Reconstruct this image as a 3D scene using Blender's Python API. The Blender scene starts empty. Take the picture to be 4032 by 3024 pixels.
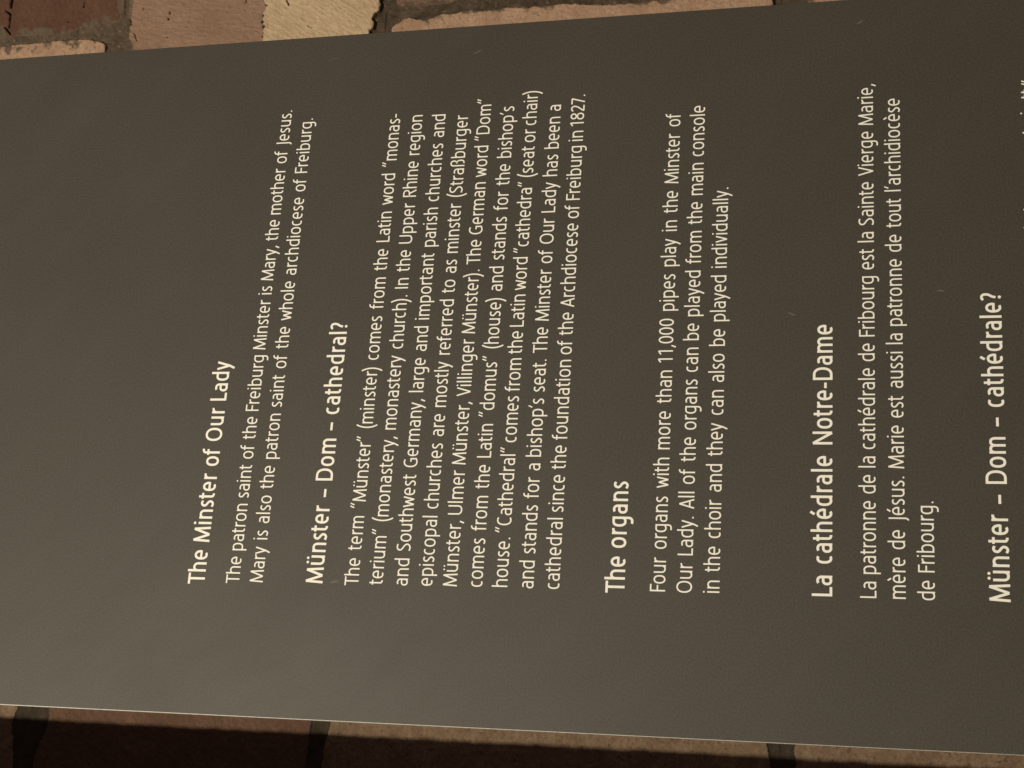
import bpy, math
import numpy as np
from mathutils import Matrix, Vector

# ------------------------------------------------------------------ camera, world, lamp, exposure
S = bpy.context.scene
COL = S.collection
cam_data = bpy.data.cameras.new('camera')
cam = bpy.data.objects.new('camera', cam_data); COL.objects.link(cam)
right = Vector((0.061317956, 0.237109451, -0.969545882))
up = Vector((0.958549089, -0.284784512, -0.009023635))
back = Vector((-0.278251240, -0.928804010, -0.244743453))
m = Matrix((right, up, back)).transposed().to_4x4()
m.translation = Vector((-0.282588165, -0.87, 1.220751632))
cam.matrix_world = m
cam_data.sensor_fit = 'HORIZONTAL'; cam_data.sensor_width = 36.0; cam_data.lens = 52.229
cam_data.clip_start = 0.01; cam_data.clip_end = 50.0
S.camera = cam

world = bpy.data.worlds.new('World'); S.world = world; world.use_nodes = True
bg = world.node_tree.nodes['Background']
bg.inputs['Color'].default_value = (1.0, 0.76, 0.65, 1); bg.inputs['Strength'].default_value = 0.135

lamp_data = bpy.data.lights.new('ceiling_lamp', 'POINT')
lamp_data.energy = 232.0; lamp_data.color = (1.0, 0.905, 0.715); lamp_data.shadow_soft_size = 0.012
lamp = bpy.data.objects.new('ceiling_lamp', lamp_data); COL.objects.link(lamp)
lamp.location = (-0.72, -2.05, 2.52)

S.view_settings.view_transform = 'Standard'
try: S.view_settings.look = 'None'
except Exception: pass
S.view_settings.exposure = 0.0; S.view_settings.gamma = 1.0
S.view_settings.use_curve_mapping = False

# ------------------------------------------------------------------ helpers
def tag(o, label=None, cat=None, group=None, kind=None):
    for k, v in (('label', label), ('category', cat), ('group', group), ('kind', kind)):
        if v: o[k] = v
    return o
def empty(name, loc):
    o = bpy.data.objects.new(name, None); COL.objects.link(o); o.location = loc
    o.empty_display_size = .05
    return o
def mesh_obj(name, verts, faces, mats, parent=None, mi=None, smooth=False):
    me = bpy.data.meshes.new(name); me.from_pydata(verts, [], faces)
    for mt in mats: me.materials.append(mt)
    if mi is not None: me.polygons.foreach_set('material_index', np.asarray(mi, dtype=np.int32))
    me.polygons.foreach_set('use_smooth', np.full(len(me.polygons), smooth))
    me.update()
    o = bpy.data.objects.new(name, me); COL.objects.link(o)
    if parent is not None:
        o.parent = parent; o.location = -parent.location
    return o
def new_mat(name):
    mt = bpy.data.materials.new(name); mt.use_nodes = True
    nt = mt.node_tree; b = nt.nodes['Principled BSDF']
    return mt, nt, b
def node(nt, kind, **kw):
    n = nt.nodes.new(kind)
    for k, v in kw.items():
        if k in n.inputs: n.inputs[k].default_value = v
        else: setattr(n, k, v)
    return n
def coords(nt, scale=(1, 1, 1), rot=(0, 0, 0)):
    g = node(nt, 'ShaderNodeNewGeometry'); mp = node(nt, 'ShaderNodeMapping')
    mr = node(nt, 'ShaderNodeMapping'); mr.inputs['Rotation'].default_value = rot      # turn first, then stretch
    mp.inputs['Scale'].default_value = scale
    nt.links.new(g.outputs['Position'], mr.inputs['Vector']); nt.links.new(mr.outputs['Vector'], mp.inputs['Vector'])
    return mp.outputs['Vector']
def noise(nt, vec, scale, detail=4, rough=.6):
    n = node(nt, 'ShaderNodeTexNoise'); n.inputs['Scale'].default_value = scale
    n.inputs['Detail'].default_value = detail; n.inputs['Roughness'].default_value = rough
    nt.links.new(vec, n.inputs['Vector']); return n.outputs['Fac']
def ramp(nt, fac, stops):
    r = node(nt, 'ShaderNodeValToRGB'); e = r.color_ramp.elements
    while len(e) < len(stops): e.new(.5)
    for i, (p, c) in enumerate(stops):
        e[i].position = p; e[i].color = (*c, 1) if len(c) == 3 else c
    nt.links.new(fac, r.inputs['Fac']); return r.outputs['Color']
def mix(nt, fac, a, b, mode='MIX'):
    n = node(nt, 'ShaderNodeMix'); n.data_type = 'RGBA'; n.blend_type = mode
    for s, v in ((n.inputs[0], fac), (n.inputs[6], a), (n.inputs[7], b)):
        if hasattr(v, 'is_linked'): nt.links.new(v, s)
        elif isinstance(v, (int, float)): s.default_value = v
        else: s.default_value = (*v, 1)
    return n.outputs[2]
def bump(nt, h, strength, dist, normal=None):
    n = node(nt, 'ShaderNodeBump'); n.inputs['Strength'].default_value = strength; n.inputs['Distance'].default_value = dist
    nt.links.new(h, n.inputs['Height'])
    if normal is not None: nt.links.new(normal, n.inputs['Normal'])
    return n.outputs['Normal']

# ------------------------------------------------------------------ materials
def stone_mat(name, c0, c1, c2, blotch=26, grain=900, tool=None, rough=.92, speck=None, tool_amt=.5, smear=None):
    """sandstone: broad blotches between c0 and c1, grains of c2, tooling marks as bump"""
    mt, nt, b = new_mat(name)
    v = coords(nt)
    col = mix(nt, ramp(nt, noise(nt, v, blotch, 5, .62), [(.36, (0, 0, 0)), (.66, (1, 1, 1))]), c0, c1)
    g = ramp(nt, noise(nt, v, grain, 3, .7), [(.40, (0, 0, 0)), (.72, (1, 1, 1))])
    col = mix(nt, g, col, c2)
    if speck:
        col = mix(nt, ramp(nt, noise(nt, v, 330, 2, .5), [(.63, (0, 0, 0)), (.70, (1, 1, 1))]), col, speck)
    if smear:
        at = node(nt, 'ShaderNodeAttribute'); at.attribute_name = 'smear'
        col = mix(nt, at.outputs['Fac'], col, smear)
    nrm = bump(nt, noise(nt, v, grain*.8, 4, .75), .55, .0006)
    nrm = bump(nt, noise(nt, v, 260, 4, .65), .22, .0009, nrm)
    if tool:
        tv = coords(nt, (tool[0], 1, tool[1]), (0, tool[2], 0))
        nrm = bump(nt, noise(nt, tv, 1.0, 3, .6), tool_amt, .0011, nrm)
        st = ramp(nt, noise(nt, tv, 1.0, 3, .6), [(.34, (.86, .84, .82)), (.60, (1.04, 1.04, 1.04))])
        col = mix(nt, 1.0, col, st, 'MULTIPLY')
    nt.links.new(col, b.inputs['Base Color']); nt.links.new(nrm, b.inputs['Normal'])
    b.inputs['Roughness'].default_value = rough; b.inputs['Specular IOR Level'].default_value = .25
    return mt
SM1, SM2 = (.105, .082, .058), (.075, .054, .037)      # dried mortar dragged over the block edges
M_RED = stone_mat('red_sandstone', (.090, .042, .027), (.118, .060, .040), (.078, .040, .028), 30, 700, (90, 420, .35), tool_amt=.2, smear=SM1)
M_PINK = stone_mat('pink_sandstone', (.238, .145, .098), (.290, .188, .134), (.205, .128, .090), 22, 800, (560, 110, -.22), tool_amt=.65, smear=SM1)
M_CREAM = stone_mat('cream_sandstone', (.405, .300, .185), (.535, .405, .270), (.370, .272, .178), 24, 800, (520, 110, -.62), tool_amt=.75, smear=(.32, .235, .15))
M_BUFF = stone_mat('buff_sandstone', (.310, .194, .128), (.410, .275, .192), (.262, .163, .108), 60, 600, None, speck=(.22, .135, .088), smear=SM2)
M_ROSE = stone_mat('rose_sandstone', (.130, .082, .055), (.225, .138, .096), (.115, .074, .049), 55, 500, None, smear=SM2)
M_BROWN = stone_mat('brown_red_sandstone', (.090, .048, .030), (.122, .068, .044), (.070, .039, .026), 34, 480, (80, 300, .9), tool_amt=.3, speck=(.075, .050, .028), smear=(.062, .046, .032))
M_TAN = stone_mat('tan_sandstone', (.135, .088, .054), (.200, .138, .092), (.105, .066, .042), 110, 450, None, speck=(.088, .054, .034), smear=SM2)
M_MORTAR = stone_mat('lime_mortar', (.036, .025, .016), (.092, .066, .045), (.060, .044, .030), 130, 420, None, rough=.97, speck=(.11, .083, .058))
M_MORTAR2 = stone_mat('smeared_mortar', (.060, .043, .028), (.118, .086, .059), (.064, .047, .032), 110, 420, None, rough=.97, speck=(.13, .106, .080))
M_MORTAR3 = stone_mat('shaded_mortar', (.020, .014, .009), (.052, .038, .025), (.030, .022, .014), 130, 420, None, rough=.97)  # mortar with the shade of the dark band put into its colour

def panel_mat():
    mt, nt, b = new_mat('grey_satin_coating')
    v = coords(nt)
    fine = noise(nt, v, 820, 2, .7)
    broad = noise(nt, v, 9, 3, .5)
    col = mix(nt, ramp(nt, broad, [(.35, (0, 0, 0)), (.65, (1, 1, 1))]), (.0515, .0455, .0370), (.0545, .0482, .0392))
    col = mix(nt, 1.0, col, ramp(nt, fine, [(.30, (.72, .72, .71)), (.70, (1.30, 1.29, 1.27))]), 'MULTIPLY')
    wipe = ramp(nt, noise(nt, coords(nt, (1, 1, .25), (0, .9, 0)), 34, 5, .65), [(.52, (0, 0, 0)), (.80, (1, 1, 1))])
    dust = mix(nt, 1.0, wipe, ramp(nt, noise(nt, v, 420, 3, .7), [(.45, (.15, .15, .15)), (.75, (1, 1, 1))]), 'MULTIPLY')
    col = mix(nt, dust, col, (.072, .064, .053))
    nt.links.new(col, b.inputs['Base Color'])
    r = ramp(nt, noise(nt, coords(nt, (1, 1, .45), (0, .5, 0)), 15, 5, .62), [(.30, (.50, .50, .50)), (.72, (.60, .60, .60))])
    nt.links.new(r, b.inputs['Roughness'])
    nt.links.new(bump(nt, noise(nt, v, 1100, 2, .6), .05, .0004), b.inputs['Normal'])
    b.inputs['Specular IOR Level'].default_value = .40
    return mt
M_PANEL = panel_mat()
M_EDGE, _nt, _b = new_mat('bare_panel_edge')
_b.inputs['Base Color'].default_value = (.80, .78, .72, 1); _b.inputs['Roughness'].default_value = .5
_nt.links.new(ramp(_nt, noise(_nt, coords(_nt), 260, 3), [(.3, (.62, .60, .55)), (.7, (.92, .90, .86))]), _b.inputs['Base Color'])
M_INK, _nt, _b = new_mat('cream_white_print')
_nt.links.new(ramp(_nt, noise(_nt, coords(_nt), 420, 3), [(.3, (.86, .84, .77)), (.7, (.93, .91, .84))]), _b.inputs['Base Color'])
_b.inputs['Roughness'].default_value = .6; _b.inputs['Specular IOR Level'].default_value = .3
M_SCR, _nt, _b = new_mat('scuffed_coating')
_nt.links.new(ramp(_nt, noise(_nt, coords(_nt), 900, 3), [(.3, (.075, .068, .056)), (.7, (.135, .122, .102))]), _b.inputs['Base Color'])
_b.inputs['Roughness'].default_value = .7

# ------------------------------------------------------------------ the masonry wall: one height field, stones raised out of mortar
POLY={
 'red': [(0.3668,1.9333),(0.3513,1.7755),(0.281,1.7656),(0.266,1.7634),(0.2593,1.7669),(0.2593,1.7805),(0.2566,1.7847),(0.2581,1.7956),(0.2543,1.804),(0.2532,1.8214),(0.2547,1.8449),(0.2535,1.8602),(0.2526,1.8678),(0.2525,1.9116)],
 'pale': [(0.2466,1.9105),(0.2467,1.8668),(0.2465,1.8581),(0.247,1.8436),(0.2473,1.8343),(0.2471,1.8128),(0.2473,1.7954),(0.2466,1.7854),(0.2437,1.7781),(0.2421,1.7756),(0.1937,1.7682),(0.2017,1.9019)],
 'pink': [(0.3507,1.7697),(0.2805,1.7599),(0.2678,1.7597),(0.2571,1.7573),(0.2455,1.7567),(0.2409,1.7535),(0.1923,1.7465),(0.1862,1.6438),(0.2387,1.6497),(0.2477,1.6502),(0.2515,1.6512),(0.2568,1.6512),(0.2648,1.6504),(0.2719,1.6541),(0.3402,1.662)],
 'cream': [(0.3402,1.662),(0.2719,1.6541),(0.2648,1.6504),(0.2568,1.6512),(0.2515,1.6512),(0.2477,1.6502),(0.2387,1.6497),(0.1862,1.6438),(0.1814,1.5642),(0.238,1.5697),(0.2397,1.5674),(0.2444,1.5669),(0.2481,1.5681),(0.2506,1.5665),(0.2528,1.5635),(0.2585,1.5638),(0.2646,1.5649),(0.3312,1.5709)],
 'rubble': [(0.33,1.5587),(0.2636,1.5527),(0.2591,1.5518),(0.256,1.5483),(0.255,1.5374),(0.2552,1.5307),(0.256,1.5226),(0.2556,1.5133),(0.2579,1.5066),(0.2599,1.5014),(0.2606,1.4907),(0.2558,1.4858),(0.2559,1.4822),(0.2588,1.4787),(0.2631,1.4726),(0.2615,1.3838),(0.2575,1.292),(0.3038,1.2926)],
 'strip': [(0.2391,1.5541),(0.2436,1.5478),(0.246,1.546),(0.2465,1.5413),(0.2442,1.5355),(0.2441,1.5257),(0.2467,1.5218),(0.2475,1.514),(0.2473,1.5013),(0.2484,1.4968),(0.2475,1.4854),(0.2484,1.4797),(0.2472,1.4599),(0.2477,1.4535),(0.2474,1.4451),(0.2477,1.4358),(0.246,1.4081),(0.2444,1.3882),(0.245,1.3806),(0.246,1.3555),(0.2451,1.3324),(0.2454,1.3152),(0.2458,1.3018),(0.2441,1.2905),(0.2413,1.2898),(0.2396,1.2907),(0.1648,1.2897),(0.1804,1.549)],
 'sliver': [(0.3014,1.268),(0.1634,1.2673),(0.1532,1.098),(0.2841,1.0922)],
 's1': [(-0.1908,1.8369),(-0.1888,1.7749),(-0.2361,1.7668),(-0.2417,1.7684),(-0.2478,1.7681),(-0.2585,1.7664),(-0.2727,1.7641),(-0.3308,1.7545),(-0.3344,1.8092)],
 's2': [(-0.1881,1.7512),(-0.2355,1.7441),(-0.2391,1.7427),(-0.2423,1.7433),(-0.2474,1.7434),(-0.2539,1.7456),(-0.2593,1.7476),(-0.2648,1.7487),(-0.2719,1.7495),(-0.33,1.7429),(-0.3179,1.5624),(-0.2616,1.5655),(-0.2497,1.5647),(-0.2402,1.5651),(-0.2371,1.5646),(-0.2343,1.5645),(-0.1823,1.57)],
 's3': [(-0.1818,1.5567),(-0.2343,1.5514),(-0.2388,1.5515),(-0.2415,1.552),(-0.2458,1.5536),(-0.2527,1.5552),(-0.2621,1.5542),(-0.3171,1.5495),(-0.2994,1.2851),(-0.248,1.287),(-0.2427,1.2871),(-0.238,1.2879),(-0.2345,1.2889),(-0.1732,1.2897)],
 's4': [(-0.1727,1.2723),(-0.2343,1.2719),(-0.2383,1.2734),(-0.242,1.2724),(-0.2472,1.2718),(-0.2985,1.2705),(-0.2882,1.1176),(-0.1675,1.1123)],
}
PITS= [(0.2888,1.861,0.28,1.8603,0.00095),(0.2771,1.8641,0.2739,1.8597,0.00078),(0.2746,1.86,0.2627,1.8592,0.00062),(0.2634,1.863,0.2569,1.8569,0.00055),(0.279,1.7984,0.2751,1.7987,0.00045),(0.2642,1.8096,0.2636,1.8095,0.00052),(0.2652,1.7262,0.2631,1.7263,0.00048),(0.2593,1.7266,0.2591,1.7266,0.00082),(0.27,1.748,0.2677,1.7483,0.0003),(0.2618,1.7582,0.2566,1.7566,0.00059),(0.2478,1.7875,0.2475,1.7874,0.00059),(0.2443,1.7256,0.2441,1.7256,0.00045),(0.2494,1.7531,0.2429,1.7497,0.0003),(0.275,1.667,0.2679,1.6666,0.00051),(0.262,1.6668,0.2617,1.6668,0.00034),(0.2648,1.6502,0.2646,1.6501,0.00089),(0.2562,1.6515,0.256,1.6515,0.00068),(0.2515,1.652,0.2509,1.6519,0.00095),(0.2475,1.6503,0.2471,1.6503,0.00095),(0.2392,1.6504,0.239,1.6503,0.00054),(0.2683,1.6358,0.263,1.6329,0.00036),(0.2447,1.616,0.2433,1.6131,0.0003)]
def hash2(i, j, seed):
    h = (i.astype(np.int64)*374761393 + j.astype(np.int64)*668265263 + seed*1274126177) & 0xffffffff
    h = ((h ^ (h >> 13))*1274126177) & 0xffffffff
    return ((h ^ (h >> 16)) & 0xffff)/65535.0
def vnoise(x, z, seed):
    i = np.floor(x); j = np.floor(z); fx = x-i; fz = z-j
    fx = fx*fx*(3-2*fx); fz = fz*fz*(3-2*fz)
    a, b = hash2(i, j, seed), hash2(i+1, j, seed)
    c, d = hash2(i, j+1, seed), hash2(i+1, j+1, seed)
    return (a*(1-fx)+b*fx)*(1-fz)+(c*(1-fx)+d*fx)*fz-.5
def fbm(x, z, size, octs, seed, gain=.55):
    o = 0; amp = 1.0; f = 1.0/size
    for k in range(octs):
        o = o+amp*vnoise(x*f+17.3*k, z*f+5.1*k, seed+k*7); amp *= gain; f *= 2.03
    return o
def axis(parts):
    o = []
    for a, b, s in parts:
        n = max(1, int(round((b-a)/s))); o += [a+(b-a)*i/n for i in range(n)]
    return np.array(o+[parts[-1][1]])
WALL_Y = 0.0070
gx = axis([(-.62, -.34, .004), (-.34, -.285, .0015), (-.285, -.2325, .0005), (-.2325, .2335, .008), (.2335, .297, .00042), (.297, .37, .0015), (.37, .62, .004)])
gz = axis([(.80, 1.08, .004), (1.08, 1.14, .0012), (1.14, 1.55, .0006), (1.55, 1.89, .00045), (1.89, 1.96, .0012), (1.96, 2.20, .004)])
NX, NZ = len(gx), len(gz)
X, Z = np.meshgrid(gx, gz)              # rows follow z
# further stones round the ones in view, so that the wall goes on to the sides
def rect(x0, x1, z0, z1): return [(x0, z0), (x1, z0), (x1, z1), (x0, z1)]
STONES = [('red', M_RED, POLY['red'], .0046), ('pale', M_BUFF, POLY['pale'], .0060), ('pink', M_PINK, POLY['pink'], .0056),
          ('cream', M_CREAM, POLY['cream'], .0060), ('rubble', M_ROSE, POLY['rubble'], .0036), ('strip', M_BUFF, POLY['strip'], .0058),
          ('sliver', M_BUFF, POLY['sliver'], .0064),
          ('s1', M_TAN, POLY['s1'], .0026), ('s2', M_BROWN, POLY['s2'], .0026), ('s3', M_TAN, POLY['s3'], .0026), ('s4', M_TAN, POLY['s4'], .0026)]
more = [(M_PINK, rect(.352, .60, 1.79, 1.92)), (M_BROWN, rect(.352, .60, 1.665, 1.772)), (M_CREAM, rect(.352, .60, 1.50, 1.652)), (M_TAN, rect(.315, .60, 1.296, 1.49)),
        (M_ROSE, rect(.29, .60, 1.10, 1.285)), (M_CREAM, rect(.16, .60, .82, 1.085)), (M_PINK, rect(-.14, .148, .82, 1.05)), (M_TAN, rect(-.60, -.152, .82, 1.10)),
        (M_RED, rect(.20, .60, 1.945, 2.18)), (M_TAN, rect(-.10, .188, 1.945, 2.18)), (M_BROWN, rect(-.60, -.112, 1.85, 2.18)),
        (M_ROSE, rect(-.60, -.345, 1.575, 1.83)), (M_TAN, rect(-.60, -.332, 1.295, 1.56)), (M_BROWN, rect(-.60, -.30, 1.12, 1.28))]
for k, (mt, r) in enumerate(more): STONES.append(('far%d' % k, mt, r, .0048))

# wandering joints: the plan is bent by noise before the outline test
WX = X+.0012*fbm(X, Z, .0075, 5, 3, .68); WZ = Z+.0012*fbm(X, Z, .0075, 5, 91, .68)
ID = np.full(X.shape, -1, np.int32); DIST = np.full(X.shape, -1e9); PROT = np.zeros(X.shape)
for k, (nm, mt, poly, prot) in enumerate(STONES):
    xs = [p[0] for p in poly]; zs = [p[1] for p in poly]
    c0, c1 = np.searchsorted(gx, (min(xs)-.004, max(xs)+.004)); r0, r1 = np.searchsorted(gz, (min(zs)-.004, max(zs)+.004))
    if c1 <= c0 or r1 <= r0: continue
    px, pz = WX[r0:r1, c0:c1], WZ[r0:r1, c0:c1]
    d2 = np.full(px.shape, 1e9); ins = np.zeros(px.shape, bool)
    for (ax, az), (bx, bz) in zip(poly, poly[1:]+poly[:1]):
        ex, ez = bx-ax, bz-az; L = ex*ex+ez*ez+1e-12
        t = np.clip(((px-ax)*ex+(pz-az)*ez)/L, 0, 1)
        d2 = np.minimum(d2, (px-ax-t*ex)**2+(pz-az-t*ez)**2)
        cr = ((az > pz) != (bz > pz)) & (px < (bx-ax)*(pz-az)/(bz-az+1e-15)+ax)
        ins ^= cr
    sd = np.where(ins, 1, -1)*np.sqrt(d2)
    better = sd > DIST[r0:r1, c0:c1]
    DIST[r0:r1, c0:c1] = np.where(better, sd, DIST[r0:r1, c0:c1])
    take = better & ins
    ID[r0:r1, c0:c1] = np.where(take, k, ID[r0:r1, c0:c1])
    PROT[r0:r1, c0:c1] = np.where(better, prot, PROT[r0:r1, c0:c1])
# height towards the viewer
w = np.clip((DIST+.0004)/.0015, 0, 1); w = np.sqrt(np.maximum(0, 1-(1-w)**2))
SMEAR = np.clip(.85-DIST/.0026+2.2*fbm(X, Z, .0055, 4, 301, .7), 0, 1)*.85
SMEAR = np.where((X > .23) & (Z > 1.757), np.clip(.80-DIST/.0062+2.6*fbm(X, Z, .008, 4, 311, .7), 0, 1)*.9, SMEAR)
SMEAR = np.where((X < -.2) | ((np.abs(Z-1.651) < .003) & (X > .23)), SMEAR*.4, SMEAR)
BED = .0022*np.ones(X.shape)              # depth of the joints: open on the right and left, nearly full round the red and pink blocks
BED = np.where((X > .23) & (Z > 1.700), .0036, BED)
BED = np.where((X > .23) & (np.abs(Z-1.654) < .020), .0052, BED)
BED = np.where((X < -.20), .0016, BED)
EASY = np.where(X < -.20, .45, 1.0)
H = BED+w*np.maximum(0, PROT-BED)
H += .00050*fbm(X, Z, .012, 4, 41)*np.where(ID >= 0, 1, 2.6*EASY)+.00030*fbm(X, Z, .0024, 3, 57)*np.where(ID >= 0, 1.25, 2.4*EASY)
for ax, az, bx, bz, wd in PITS:         # cracks and holes
    c0, c1 = np.searchsorted(gx, (min(ax, bx)-.003, max(ax, bx)+.003)); r0, r1 = np.searchsorted(gz, (min(az, bz)-.003, max(az, bz)+.003))
    px, pz = X[r0:r1, c0:c1], Z[r0:r1, c0:c1]
    px = px+.0005*fbm(px, pz, .0016, 3, 201); pz = pz+.0005*fbm(px, pz, .0016, 3, 202)
    ex, ez = bx-ax, bz-az; L = ex*ex+ez*ez+1e-12
    t = np.clip(((px-ax)*ex+(pz-az)*ez)/L, 0, 1)
    dd = np.sqrt((px-ax-t*ex)**2+(pz-az-t*ez)**2)
    H[r0:r1, c0:c1] -= .0042*np.clip(1.7-dd/(wd*.80), 0, 1)
H = np.minimum(H, PROT+.0010)
behind = (X > -.2352) & (X < .2356)        # the panel is screwed flat onto the stones
H = np.where(behind, np.minimum(H, .0066), H)
Y = WALL_Y-H

bw = tag(empty('stone_wall', (0, .02, .80)), 'rough wall of red, pink and cream sandstone blocks with recessed mortar behind the grey panel', 'wall', kind='thing')
idx = np.arange(NX*NZ).reshape(NZ, NX)
quads = np.stack([idx[:-1, :-1], idx[:-1, 1:], idx[1:, 1:], idx[1:, :-1]], -1).reshape(-1, 4)
qid = ID[:-1, :-1].reshape(-1)
coordsP = np.stack([X.ravel(), Y.ravel(), Z.ravel()], -1)
def grid_part(name, sel, mats, mi, parent):
    q = quads[sel]; used, inv = np.unique(q, return_inverse=True)
    v = coordsP[used]; f = inv.reshape(-1, 4)
    me = bpy.data.meshes.new(name)
    me.vertices.add(len(v)); me.vertices.foreach_set('co', v.astype(np.float32).ravel())
    me.loops.add(f.size); me.loops.foreach_set('vertex_index', f.astype(np.int32).ravel())
    me.polygons.add(len(f)); me.polygons.foreach_set('loop_start', np.arange(0, f.size, 4, dtype=np.int32))
    for mt in mats: me.materials.append(mt)
    me.polygons.foreach_set('material_index', mi[sel].astype(np.int32))
    me.polygons.foreach_set('use_smooth', np.ones(len(f), bool))
    me.attributes.new('smear', 'FLOAT', 'POINT').data.foreach_set('value', SMEAR.ravel()[used].astype(np.float32))
    me.update(calc_edges=True); me.validate()
    o = bpy.data.objects.new(name, me); COL.objects.link(o); o.parent = parent; o.location = -parent.location
    return o
BLOCK_LABELS = ['dark red sandstone block with cracks', 'pale buff block at the panel edge below the red block', 'pinkish brown sandstone block', 'cream sandstone block with a broken corner',
                'rose rubble stone above the long buff block', 'long buff sandstone block along the panel edge', 'buff block at the far right of the top edge',
                'tan block at the left of the shaded strip', 'brown red block in the shaded strip', 'long tan block in the shaded strip', 'tan block at the right of the shaded strip']
for k, st in enumerate(STONES):
    sel = qid == k
    if k < 11 and sel.any():
        grid_part('stone_block', sel, [st[1]], np.zeros(len(qid)), bw)['label'] = BLOCK_LABELS[k]
MATS = [M_RED, M_BUFF, M_PINK, M_CREAM, M_ROSE, M_BROWN, M_TAN]
lut = np.array([MATS.index(q[1]) for q in STONES]+[0])
grid_part('surrounding_masonry', qid >= 11, MATS, lut[qid], bw)
# the greenish grey smear of mortar round the red block, the dark joints elsewhere
smear = ((X[:-1, :-1] > .2300) & (Z[:-1, :-1] > 1.745)).reshape(-1).astype(int)
smear = np.where((X[:-1, :-1] < -.2).reshape(-1), 2, smear)  # left joints take the mortar colour darkened for shade
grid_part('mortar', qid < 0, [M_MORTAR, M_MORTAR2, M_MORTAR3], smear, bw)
# added unseen left of the panel: a plain pier whose edge throws the straight shadow
BLOCKER_X, BLOCKER_Y = -.2963, -.235
zz = np.linspace(.80, 2.20, 701)
jx = .00055*fbm(zz, zz*0, .007, 4, 401, .75); jy = .0006*fbm(zz, zz*0, .009, 4, 409, .7)
pv, pf = [], []
for k, z in enumerate(zz):
    cx, cy = BLOCKER_X+jx[k], BLOCKER_Y+jy[k]
    pv += [(BLOCKER_X, .012, z), (cx, cy+.006, z), (cx-.0012, cy+.0012, z), (cx-.006, cy, z), (-.62, BLOCKER_Y, z), (-.62, .012, z)]
    if k:
        a = 6*(k-1)
        for q in range(6):
            r = (q+1) % 6; pf.append((a+q, a+6+q, a+6+r, a+r))
pf += [tuple(range(6)), tuple(reversed(range(6*700, 6*701)))]
mesh_obj('shadow_blocker', pv, pf, [M_BROWN], bw)  # added shadow caster, stands out of view
# core of the wall behind the face
cv = [(x, y, z) for z in (.80, 2.20) for x, y in ((-.62, .0145), (.62, .0145), (.62, .14), (-.62, .14))]
mesh_obj('core', cv, [(3, 2, 1, 0), (4, 5, 6, 7), (0, 1, 5, 4), (1, 2, 6, 5), (2, 3, 7, 6), (3, 0, 4, 7)], [M_MORTAR], bw)

# ------------------------------------------------------------------ the information panel
PX0, PX1, PZ0, PZ1, PT = -.2345, .2345, .96, 2.04, .0066
panel = tag(empty('information_panel', (0, 0, PZ0)), 'grey brown information panel with cream lettering in English and French, fixed to the stone wall', 'information panel')
B, BT, BL = .0002, .00055, .00004        # bare metal left arris, shaped wider towards the top to brighten its edge line
front = [(PX0+BL, 0, PZ0+B), (PX1-B, 0, PZ0+B), (PX1-B, 0, PZ1-B), (PX0+BT, 0, PZ1-B)]
rim = [(PX0, BL, PZ0), (PX1, B, PZ0), (PX1, B, PZ1), (PX0, BT, PZ1)]
rear = [(PX0, PT, PZ0), (PX1, PT, PZ0), (PX1, PT, PZ1), (PX0, PT, PZ1)]
pv = front+rim+rear; pf = [(0, 1, 2, 3)]; pm = [0]
for i in range(4):
    j = (i+1) % 4
    pf.append((i+4, j+4, j, i)); pm.append(1 if i == 3 else 0)
    pf.append((i+8, j+8, j+4, i+4)); pm.append(1)
pf.append((11, 10, 9, 8)); pm.append(1)
mesh_obj('board', pv, pf, [M_PANEL, M_EDGE], panel, pm)

# ------------------------------------------------------------------ lettering
# monoline humanist sans, x-height 100, built from centre-line strokes; h = half stroke
XH, CAP, ASC, DSC = 100.0, 128.0, 138.0, -36.0
def se(cx, cy, rx, ry, a0, a1, n=2.35, k=None):
    k = k or max(6, int(abs(a1-a0)/9))
    out = []
    for i in range(k+1):
        t = math.radians(a0+(a1-a0)*i/k)
        c, s = math.cos(t), math.sin(t)
        out.append((cx+rx*math.copysign(abs(c)**(2/n), c), cy+ry*math.copysign(abs(s)**(2/n), s)))
    return out
def bez(p0, p1, p2, p3, k=10):
    o = []
    for i in range(k+1):
        t = i/k; m = 1-t
        o.append(tuple(m**3*p0[j]+3*m*m*t*p1[j]+3*m*t*t*p2[j]+t**3*p3[j] for j in (0, 1)))
    return o
def spl(P, k=7):                       # Catmull-Rom through P
    Q = [P[0]]+list(P)+[P[-1]]; o = []
    for i in range(1, len(Q)-2):
        a, b, c, d = Q[i-1:i+3]
        for j in range(k):
            t = j/k
            o.append(tuple(.5*(2*b[q]+(c[q]-a[q])*t+(2*a[q]-5*b[q]+4*c[q]-d[q])*t*t+(3*b[q]-a[q]-3*c[q]+d[q])*t**3) for q in (0, 1)))
    return o+[P[-1]]
def dot(x, y, r):
    return ('dot', x, y, r)
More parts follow.
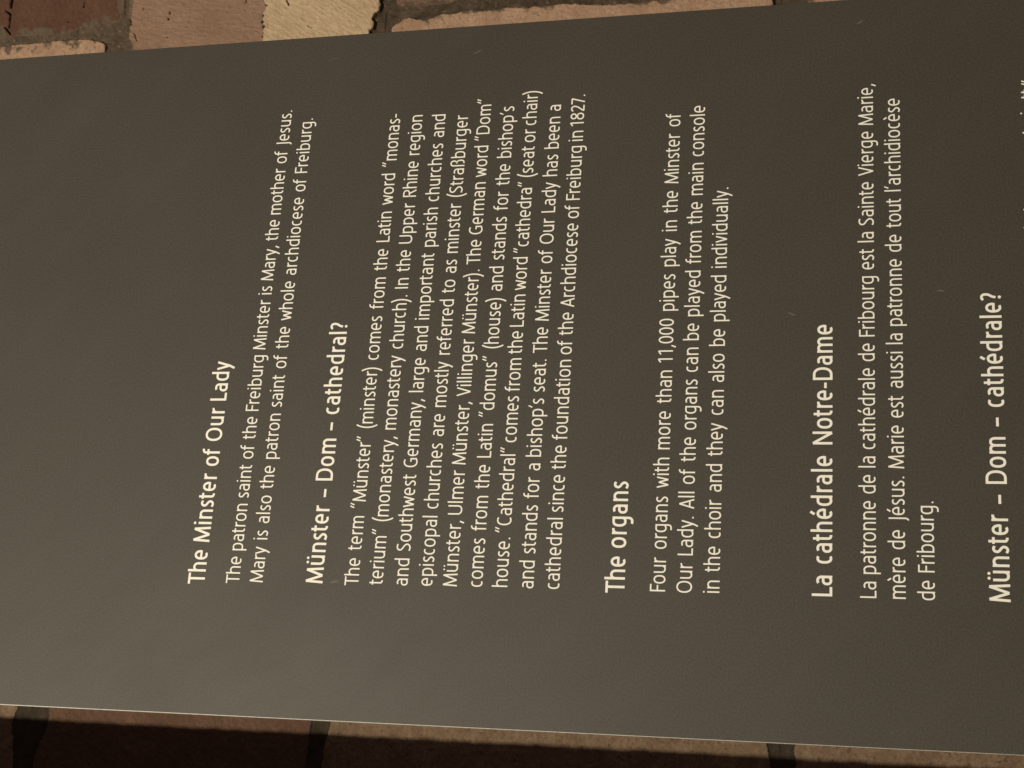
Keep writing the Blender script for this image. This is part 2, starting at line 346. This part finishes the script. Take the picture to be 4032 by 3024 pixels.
def glyph(c, h):
    """-> (outer width, left bearing, right bearing, strokes)"""
    S, R = 9.5, 6.5                    # stem / round side bearings
    X = XH-h
    def stem(x, y0=0., y1=XH): return [(x, y0), (x, y1)]
    def arch(x0, x1, y0=0.):           # shoulder from a stem at x0 to a stem at x1
        return se((x0+x1)/2, 62, (x1-x0)/2, X-62, 180, 0, 2.3)+[(x1, y0)]
    def cup(x0, x1, top=XH):
        return [(x0, top)]+se((x0+x1)/2, 38, (x1-x0)/2, 38-h, 180, 360, 2.3)
    def bowl(W, right):                # open bowl against a stem on one side
        if right: return se(W-h, 50, W-2*h, 50-h, 90, 270, 2.5)
        return se(h, 50, W-2*h, 50-h, 90, -90, 2.5)
    acc = {'ü': 'u', 'é': 'e', 'è': 'e'}
    if c in acc:
        W, l, r, st = glyph(acc[c], h)
        if c == 'ü': st = st+[dot(W*.28, 124, h*1.15), dot(W*.72, 124, h*1.15)]
        if c == 'é': st = st+[[(W*.44, 113), (W*.68, 140)]]
        if c == 'è': st = st+[[(W*.54, 113), (W*.30, 140)]]
        return W, l, r, st
    if c == 'n': W = 61; return W, S, S-1, [stem(h), arch(h, W-h)]
    if c == 'm': W = 99; return W, S, S-1, [stem(h), arch(h, W/2), arch(W/2, W-h)]
    if c == 'h': W = 61; return W, S, S-1, [stem(h, 0, ASC), arch(h, W-h)]
    if c == 'u': W = 61; return W, S-1, S, [cup(h, W-h), stem(W-h)]
    if c == 'r': W = 37; return W, S, 2, [stem(h), se(W-3, 60, W-3-h, X-60, 180, 84, 2.3)]
    if c == 'i': W = 2*h; return W, S, S, [stem(h), dot(h, 128, h*1.2)]
    if c == 'l': W = 2*h; return W, S, S, [stem(h, 0, ASC)]
    if c == 't': W = 40; x = 15; return W, 2, 3, [[(x, 122)]+[(x, 26)]+se(x+18, 25, 18, 25-h, 180, 276, 2.3), [(0, X), (W-2, X)]]
    if c == 'f': W = 42; x = 16; return W, 2, 0, [stem(x, 0, 104)[:1]+[(x, 108)]+se(x+21, 108, 21, ASC-h-108, 180, 82, 2.3), [(0, X), (W-4, X)]]
    if c == 'e': W = 63; return W, R, R, [se(W/2, 50, W/2-h, 50-h, 0, 306, 2.3)[:0]+[(W-h, 50)]+se(W/2, 50, W/2-h, 50-h, 8, 300, 2.3), [(h, 50-h*.1), (W-h*.4, 50-h*.1)]]
    if c == 'c': W = 53; return W, R, 3, [se(W/2+4, 50, W/2+4-h, 50-h, 62, 298, 2.3)]
    if c == 'o': W = 66; return W, R, R, [se(W/2, 50, W/2-h, 50-h, 0, 360, 2.3)]
    if c == 'a':
        W = 57; return W, R, S, [[(W-h, 0)]+se(W/2-1, 66, W/2+1-h, X-66, 0, 128, 2.3)+[(7, X-7)][:0],
            [(W-h, 57), (W*.62, 57)]+se(W*.5, 57/2+h/2, W*.5-h, 57/2-h/2, 90, 270, 2.3)+bez((W*.5, h), (W*.7, h), (W*.86, h+8), (W-h, h+20))]
    if c == 's': W = 47; return W, R, R-1, [spl([(W-5, X-5), (W*.58, X+1), (h+6, X-6), (h+2, 69), (W*.36, 56), (W*.62, 46), (W-h-1, 31), (W-h-6, h+6), (W*.42, h-1), (3, h+6)])]
    if c == 'd': W = 63; return W, R, S, [stem(W-h, 0, ASC), se(W*.5+1, 50, W*.5+1-h, 50-h, 60, 300, 2.3)[:0]+bez((W-h, X-6), (W*.75, X+2), (W*.62, X), (W*.5, X), 5)+se(W*.5, 50, W*.5-h, 50-h, 90, 270, 2.3)+bez((W*.5, h), (W*.7, h), (W*.86, h+7), (W-h, h+17), 6)]
    if c == 'b': W = 63; return W, S, R, [stem(h, 0, ASC), bez((h, X-17), (W*.14, X-7), (W*.3, X), (W*.5, X), 6)+se(W*.5, 50, W*.5-h, 50-h, 90, -90, 2.3)+bez((W*.5, h), (W*.38, h), (W*.25, h-2), (h, h+6), 5)]
    if c == 'p': W = 63; return W, S, R, [stem(h, DSC, XH), bez((h, X-17), (W*.14, X-7), (W*.3, X), (W*.5, X), 6)+se(W*.5, 50, W*.5-h, 50-h, 90, -90, 2.3)+bez((W*.5, h), (W*.38, h), (W*.25, h-2), (h, h+6), 5)]
    if c == 'g': W = 63; return W, R, S, [[(W-h, XH), (W-h, -8)]+se(W*.5, -8, W*.5-h, 26, 0, -118, 2.3), bez((W-h, X-5), (W*.75, X+2), (W*.62, X), (W*.5, X), 5)+se(W*.5, 52, W*.5-h, X-52, 90, 180, 2.3)+se(W*.5, 52, W*.5-h, 52-h-4, 180, 270, 2.3)+bez((W*.5, h+4), (W*.7, h+4), (W*.86, h+11), (W-h, h+21), 6)]
    if c == 'y': W = 62; return W, 1, 1, [[(h*.9, XH), (W*.5, 4)], [(W-h*.9, XH), (W*.5, 4), (W*.5-17, DSC)]]
    if c == 'v': W = 60; return W, 1, 1, [[(h*.9, XH), (W*.5, 3), (W-h*.9, XH)]]
    if c == 'w': W = 90; return W, 1, 1, [[(h*.9, XH), (W*.27, 3), (W*.5, 84), (W*.73, 3), (W-h*.9, XH)]]
    if c == 'ß': W = 62; return W, S, R, [[(h, 0), (h, 104)]+se(W*.46, 104, W*.46-h, ASC-h-104, 180, 0, 2.3)+bez((W*.92-h, 104), (W*.92-h, 92), (W*.75, 80), (W*.52, 76), 7)+bez((W*.52, 76), (W*.82, 74), (W-h, 60), (W-h, 38), 7)+bez((W-h, 38), (W-h, 15), (W*.8, h), (W*.46, h), 7)]
    # capitals
    if c == 'T': W = 70; return W, 2, 1, [stem(W/2, 0, CAP-h), [(0, CAP-h), (W, CAP-h)]]
    if c == 'M': W = 101; return W, 5, 5, [[(h, 0), (h+7, CAP-h*.4), (W/2, 6), (W-h-7, CAP-h*.4), (W-h, 0)]]
    if c == 'O': W = 90; return W, 7, 7, [se(W/2, CAP/2, W/2-h, CAP/2+1-h, 0, 360, 2.25)]
    if c == 'L': W = 54; return W, S, 2, [[(h, CAP), (h, h), (W, h)]]
    if c == 'F': W = 56; return W, S, 2, [[(h, 0), (h, CAP-h), (W, CAP-h)], [(h, 65), (W-7, 65)]]
    if c == 'D': W = 80; return W, S, 7, [[(h, h), (h, CAP-h)]+se(W*.42, CAP/2, W*.58-h, CAP/2-h, 90, -90, 2.3)+[(h, h)]]
    if c == 'I': W = 2*h; return W, S, S, [stem(h, 0, CAP)]
    if c == 'J': W = 34; x = W-h; return W, -4, S, [[(x, CAP), (x, 0)]+se(x-24, 0, 24, 30, 0, -72, 2.3)]
    if c == 'U': W = 77; return W, S-1, S-1, [[(h, CAP)]+se(W/2, 40, W/2-h, 40-h, 180, 360, 2.3)+[(W-h, CAP)]]
    if c == 'R': W = 68; return W, S, 2, [[(h, 0), (h, CAP-h), (W*.45, CAP-h)]+se(W*.45, 94, W*.52-h, CAP-h-94, 90, -90, 2.2)+[(h, 60+h)][:1], [(W*.46, 60+h), (W-h, 0)]]
    if c == 'S': W = 62; return W, 6, 6, [spl([(W-6, CAP-h-5), (W*.58, CAP-h+1), (h+7, CAP-h-8), (h+3, 90), (W*.34, 74), (W*.64, 60), (W-h-1, 38), (W-h-7, h+9), (W*.44, h-1), (3, h+6)])]
    if c == 'V': W = 76; return W, 1, 1, [[(h*.9, CAP), (W*.5, 3), (W-h*.9, CAP)]]
    if c == 'A': W = 78; return W, 1, 1, [[(h*.9, 0), (W*.5, CAP-3), (W-h*.9, 0)], [(W*.2, 38), (W*.8, 38)]]
    if c == 'C': W = 70; return W, 7, 3, [se(W/2+6, CAP/2, W/2+6-h, CAP/2+1-h, 58, 302, 2.3)]
    if c == 'G': W = 77; return W, 7, 8, [se(W/2+5, CAP/2, W/2+5-h, CAP/2+1-h, 60, 275, 2.3)+[(W-h, h+7), (W-h, 62), (W*.6, 62)]]
    if c == 'N': W = 80; return W, S, S, [[(h, 0), (h, CAP-h*.3), (W-h, h*.3), (W-h, CAP)]]
    # figures
    if c == '0': W = 62; return W, 5, 5, [se(W/2, CAP/2, W/2-h, CAP/2-h, 0, 360, 2.25)]
    if c == '1': W = 34; return W, 14, 18, [[(W-h, 0), (W-h, CAP-3), (1, CAP-24)]]
    if c == '8': W = 64; return W, 5, 5, [se(W/2, 35, W/2-h, 35-h, 0, 360, 2.1), se(W/2, 98, W/2-h-4, CAP-h-98, 0, 360, 2.1)]
    if c == '2': W = 60; return W, 5, 5, [se(W*.46, 92, W*.46-h+2, CAP-h-92, 152, -10, 2.2)+bez((W*.88-h*.6, 84), (W*.8, 62), (h+8, 24), (h+2, h), 8)+[(W, h)]]
    if c == '7': W = 58; return W, 5, 4, [[(0, CAP-h), (W-h, CAP-h), (W*.34, 0)]]
    # points
    if c == '.': W = 2.4*h; return W, 9, 8, [dot(W/2, h*1.15, h*1.2)]
    if c == ',': W = 22; return W, 3, 8, [[(18, 14), (5, -24)]]
    if c == '-': W = 34; return W, 6, 6, [[(0, 46), (W, 46)]]
    if c == '–': W = 52; return W, 9, 9, [[(0, 46), (W, 46)]]
    if c in '“”': W = 46; return W, 4, 4, [[(4, 103), (17, 140)], [(27, 103), (40, 140)]]
    if c == '’': W = 22; return W, 2, 2, [[(4, 104), (18, 138)]]
    if c == '(': W = 32; return W, 7, 0, [bez((W-2, ASC+14), (h-5, 92), (h-5, 10), (W-2, DSC-8), 14)]
    if c == ')': W = 32; return W, 0, 7, [bez((2, ASC+14), (W-h+5, 92), (W-h+5, 10), (2, DSC-8), 14)]
    if c == '?': W = 50; return W, 5, 5, [se(W*.44, 98, W*.5-h+1, CAP+3-h-98, 150, -20, 2.2)+bez((W*.88-h*.6, 90), (W*.8, 70), (W*.44, 66), (W*.44, 34), 7), dot(W*.44, h*1.2, h*1.25)]
    raise KeyError(c)
KERN = {'Te': -6, 'Th': -3, 'La': 0, 'Vi': -2, 'Fr': -4, 'Fo': -6, '. ': 0, 'ry': 0, '”s': 0}
def word_width(w, h):
    """advance list -> positions of each glyph's outer left edge and total outer width"""
    x = 0; pos = []
    for i, c in enumerate(w):
        W, l, r, st = glyph(c, h)
        if i: x += l+KERN.get(w[i-1]+c, 0)
        pos.append(x); x += W
        end = x
        x += r
    return pos, end
def ribbon(pts, hw, V, F, y, ox, oz, sx, s):
    """flat stroke of half width hw (glyph units) along pts; glyph space -> panel"""
    P = [pts[0]]
    for p in pts[1:]:
        if abs(p[0]-P[-1][0])+abs(p[1]-P[-1][1]) > .15: P.append(p)
    closed = len(P) > 6 and abs(P[0][0]-P[-1][0])+abs(P[0][1]-P[-1][1]) < .5
    if closed: P = P[:-1]
    n = len(P)
    if n < 2: return
    Q = [(p[0]*sx, p[1]) for p in P]
    base = len(V)
    def nrm(a, b):
        dx, dy = b[0]-a[0], b[1]-a[1]; l = math.hypot(dx, dy) or 1
        return (-dy/l, dx/l)
    for i in range(n):
        if closed: a, b = nrm(Q[i-1], Q[i]), nrm(Q[i], Q[(i+1) % n])
        else:
            a = nrm(Q[i-1], Q[i]) if i else nrm(Q[0], Q[1]); b = nrm(Q[i], Q[i+1]) if i < n-1 else a
        mx, my = a[0]+b[0], a[1]+b[1]; l = math.hypot(mx, my)
        if l < 1e-6: mx, my, l = a[0], a[1], 1
        mx, my = mx/l, my/l; k = min(1/max(.2, mx*a[0]+my*a[1]), 1.9)*hw
        for sg in (1, -1):
            V.append((ox+s*(Q[i][0]+sg*k*mx), y, oz+s*(Q[i][1]+sg*k*my)))
    for i in range(n if closed else n-1):
        j = (i+1) % n
        F.append((base+2*i, base+2*i+1, base+2*j+1, base+2*j))
def disc(x, y0, r, V, F, y, ox, oz, sx, s, n=14):
    b = len(V)
    for i in range(n):
        t = 2*math.pi*i/n; V.append((ox+s*(x*sx+r*math.cos(t)), y, oz+s*(y0+r*math.sin(t))))
    F.append(tuple(range(b, b+n)))
QUOTES = '“”’'
def cut_sharp(P, sx):
    """break a stroke where it turns by more than about 100 degrees (M, V, w ...), so that both limbs keep their full width"""
    out = [[P[0]]]
    for i in range(1, len(P)-1):
        out[-1].append(P[i])
        ax, ay, bx, by = (P[i][0]-P[i-1][0])*sx, P[i][1]-P[i-1][1], (P[i+1][0]-P[i][0])*sx, P[i+1][1]-P[i][1]
        if ax*bx+ay*by < -.2*math.hypot(ax, ay)*math.hypot(bx, by): out.append([P[i]])
    out[-1].append(P[-1]); return out
SPEC = {'B': (7.10e-5, 1.11, 6.35), 'H': (9.0e-5, 1.125, 8.25)}    # metres per unit, widening, half stroke
FACE_Y = -.00006
def set_word(word, x, z, kind, V, F):
    s, sx, h = SPEC[kind]
    pos, end = word_width(word, h)
    for c, p in zip(word, pos):
        W, l, r, st = glyph(c, h)
        for k, q in enumerate(st):
            y = FACE_Y-.000012*k
            if q[0] == 'dot': disc(q[1]+p, q[2], q[3], V, F, y, x, z, sx, s)
            else:
                for n, piece in enumerate(cut_sharp([(a+p, b) for a, b in q], sx)):
                    ribbon(piece, h*(.86 if c in QUOTES else 1), V, F, y-.000004*n, x, z, sx, s)
    return end*s*sx
def set_line(kind, x0, x1, z, text, V, F):
    s, sx, h = SPEC[kind]
    ws = text.split(' '); wid = [word_width(q, h)[1]*s*sx for q in ws]
    gap = (x1-x0-sum(wid))/max(1, len(ws)-1)
    x = x0
    for q, wd in zip(ws, wid):
        set_word(q, x, z, kind, V, F); x += wd+gap
def text_part(name, lines, label):
    V, F = [], []
    for ln in lines: set_line(*ln, V, F)
    F = [tuple(reversed(f)) if faces_away(V, f) else f for f in F]
    o = mesh_obj(name, V, F, [M_INK], panel); o['label'] = label
    return o
def faces_away(V, f):
    a = 0
    for i in range(len(f)):
        p, q = V[f[i]], V[f[(i+1) % len(f)]]; a += p[0]*q[2]-q[0]*p[2]
    return a < 0
BLOCKS = [
 ('heading', 'heading reading The Minster of Our Lady', [
  ('H', -0.15323, -0.0042, 1.64418, 'The Minster of Our Lady'),
 ]),
 ('paragraph', 'two line paragraph about the patron saint', [
  ('B', -0.15225, 0.17838, 1.62035, 'The patron saint of the Freiburg Minster is Mary, the mother of Jesus.'),
  ('B', -0.1513, 0.17132, 1.60424, 'Mary is also the patron saint of the whole archdiocese of Freiburg.'),
 ]),
 ('heading', 'heading ending in cathedral with a question mark', [
  ('H', -0.15103, 0.02152, 1.56405, 'Münster – Dom – cathedral?'),
 ]),
 ('paragraph', 'nine line paragraph on the words minster and cathedral', [
  ('B', -0.15165, 0.17104, 1.54035, 'The term “Münster” (minster) comes from the Latin word “monas-'),
  ('B', -0.15083, 0.16925, 1.52444, 'terium” (monastery, monastery church). In the Upper Rhine region'),
  ('B', -0.15106, 0.16886, 1.50821, 'and Southwest Germany, large and important parish churches and'),
  ('B', -0.15083, 0.16736, 1.4923, 'episcopal churches are mostly referred to as minster (Straßburger'),
  ('B', -0.15076, 0.17877, 1.47663, 'Münster, Ulmer Münster, Villinger Münster). The German word “Dom”'),
  ('B', -0.15068, 0.17204, 1.4605, 'comes from the Latin “domus” (house) and stands for the bishop’s'),
  ('B', -0.15037, 0.18252, 1.44481, 'house. “Cathedral” comes from the Latin word “cathedra” (seat or chair)'),
  ('B', -0.15082, 0.17114, 1.42855, 'and stands for a bishop’s seat. The Minster of Our Lady has been a'),
  ('B', -0.15081, 0.17759, 1.41259, 'cathedral since the foundation of the Archdiocese of Freiburg in 1827.'),
 ]),
 ('heading', 'heading reading The organs', [
  ('H', -0.15209, -0.08414, 1.37302, 'The organs'),
 ]),
 ('paragraph', 'three line paragraph about the organ pipes', [
  ('B', -0.15065, 0.16011, 1.34875, 'Four organs with more than 11,000 pipes play in the Minster of'),
  ('B', -0.15108, 0.16479, 1.33299, 'Our Lady. All of the organs can be played from the main console'),
  ('B', -0.15067, 0.1066, 1.31687, 'in the choir and they can also be played individually.'),
 ]),
 ('heading', 'heading reading La cathédrale Notre-Dame', [
  ('H', -0.15107, 0.01374, 1.25233, 'La cathédrale Notre-Dame'),
 ]),
 ('paragraph', 'three line French paragraph about the patron saint', [
  ('B', -0.15137, 0.17327, 1.2277, 'La patronne de la cathédrale de Fribourg est la Sainte Vierge Marie,'),
  ('B', -0.15145, 0.16235, 1.21148, 'mère de Jésus. Marie est aussi la patronne de tout l’archidiocèse'),
  ('B', -0.15182, -0.09476, 1.19548, 'de Fribourg.'),
 ]),
 ('heading', 'heading ending in cathédrale with a question mark', [
  ('H', -0.1518, 0.03182, 1.15498, 'Münster – Dom – cathédrale?'),
 ]),
]
for nm, lb, lines in BLOCKS: text_part(nm, lines, lb)
# the first line of the next paragraph, of which the frame cuts all but the tips
V, F = [], []
for wd, xx in (('é', .0694), ('d', .0797), ('t', .1334), ('i', .1471), ('tt', .1571), ('”', .1664)): set_word(wd, xx, 1.1291 if wd == '”' else 1.1307, 'B', V, F)
F = [tuple(reversed(f)) if faces_away(V, f) else f for f in F]
o = mesh_obj('lettering', V, F, [M_INK], panel); o['label'] = 'French text line at the cut edge of the photo'

# scuffs on the coating
def scuff(name, x, z, ln, wd, ang, seed):
    rg = np.random.default_rng(seed); V = []; F = []; n = 9
    c, s = math.cos(ang), math.sin(ang)
    for i in range(n+1):
        t = i/n*2-1; hw = wd*.5*(1-t*t)**.6*(.7+.6*rg.random())+1e-6; b = .06*ln*math.sin(2.3*t+seed)
        for sg in (-1, 1):
            a, d = t*ln*.5, b+sg*hw
            V.append((x+a*c-d*s, -.00004, z+a*s+d*c))
    for i in range(n): F.append((2*i, 2*i+2, 2*i+3, 2*i+1))
    F = [tuple(reversed(f)) if faces_away(V, f) else f for f in F]
    return mesh_obj(name, V, F, [M_SCR], panel)
scuff('scratch', .2146, 1.4892, .0068, .0009, 1.85, 1)
scuff('scratch', .2177, 1.2356, .0052, .0011, 2.2, 2)
scuff('scratch', .0210, 1.2768, .0058, .0010, 1.35, 3)
scuff('scratch', .0337, 1.1891, .0050, .0009, 1.6, 4)
scuff('scratch', .2158, 1.5939, .0075, .0005, 1.9, 5)
scuff('smudge', -.1497, 1.5560, .0060, .0016, 1.6, 6)
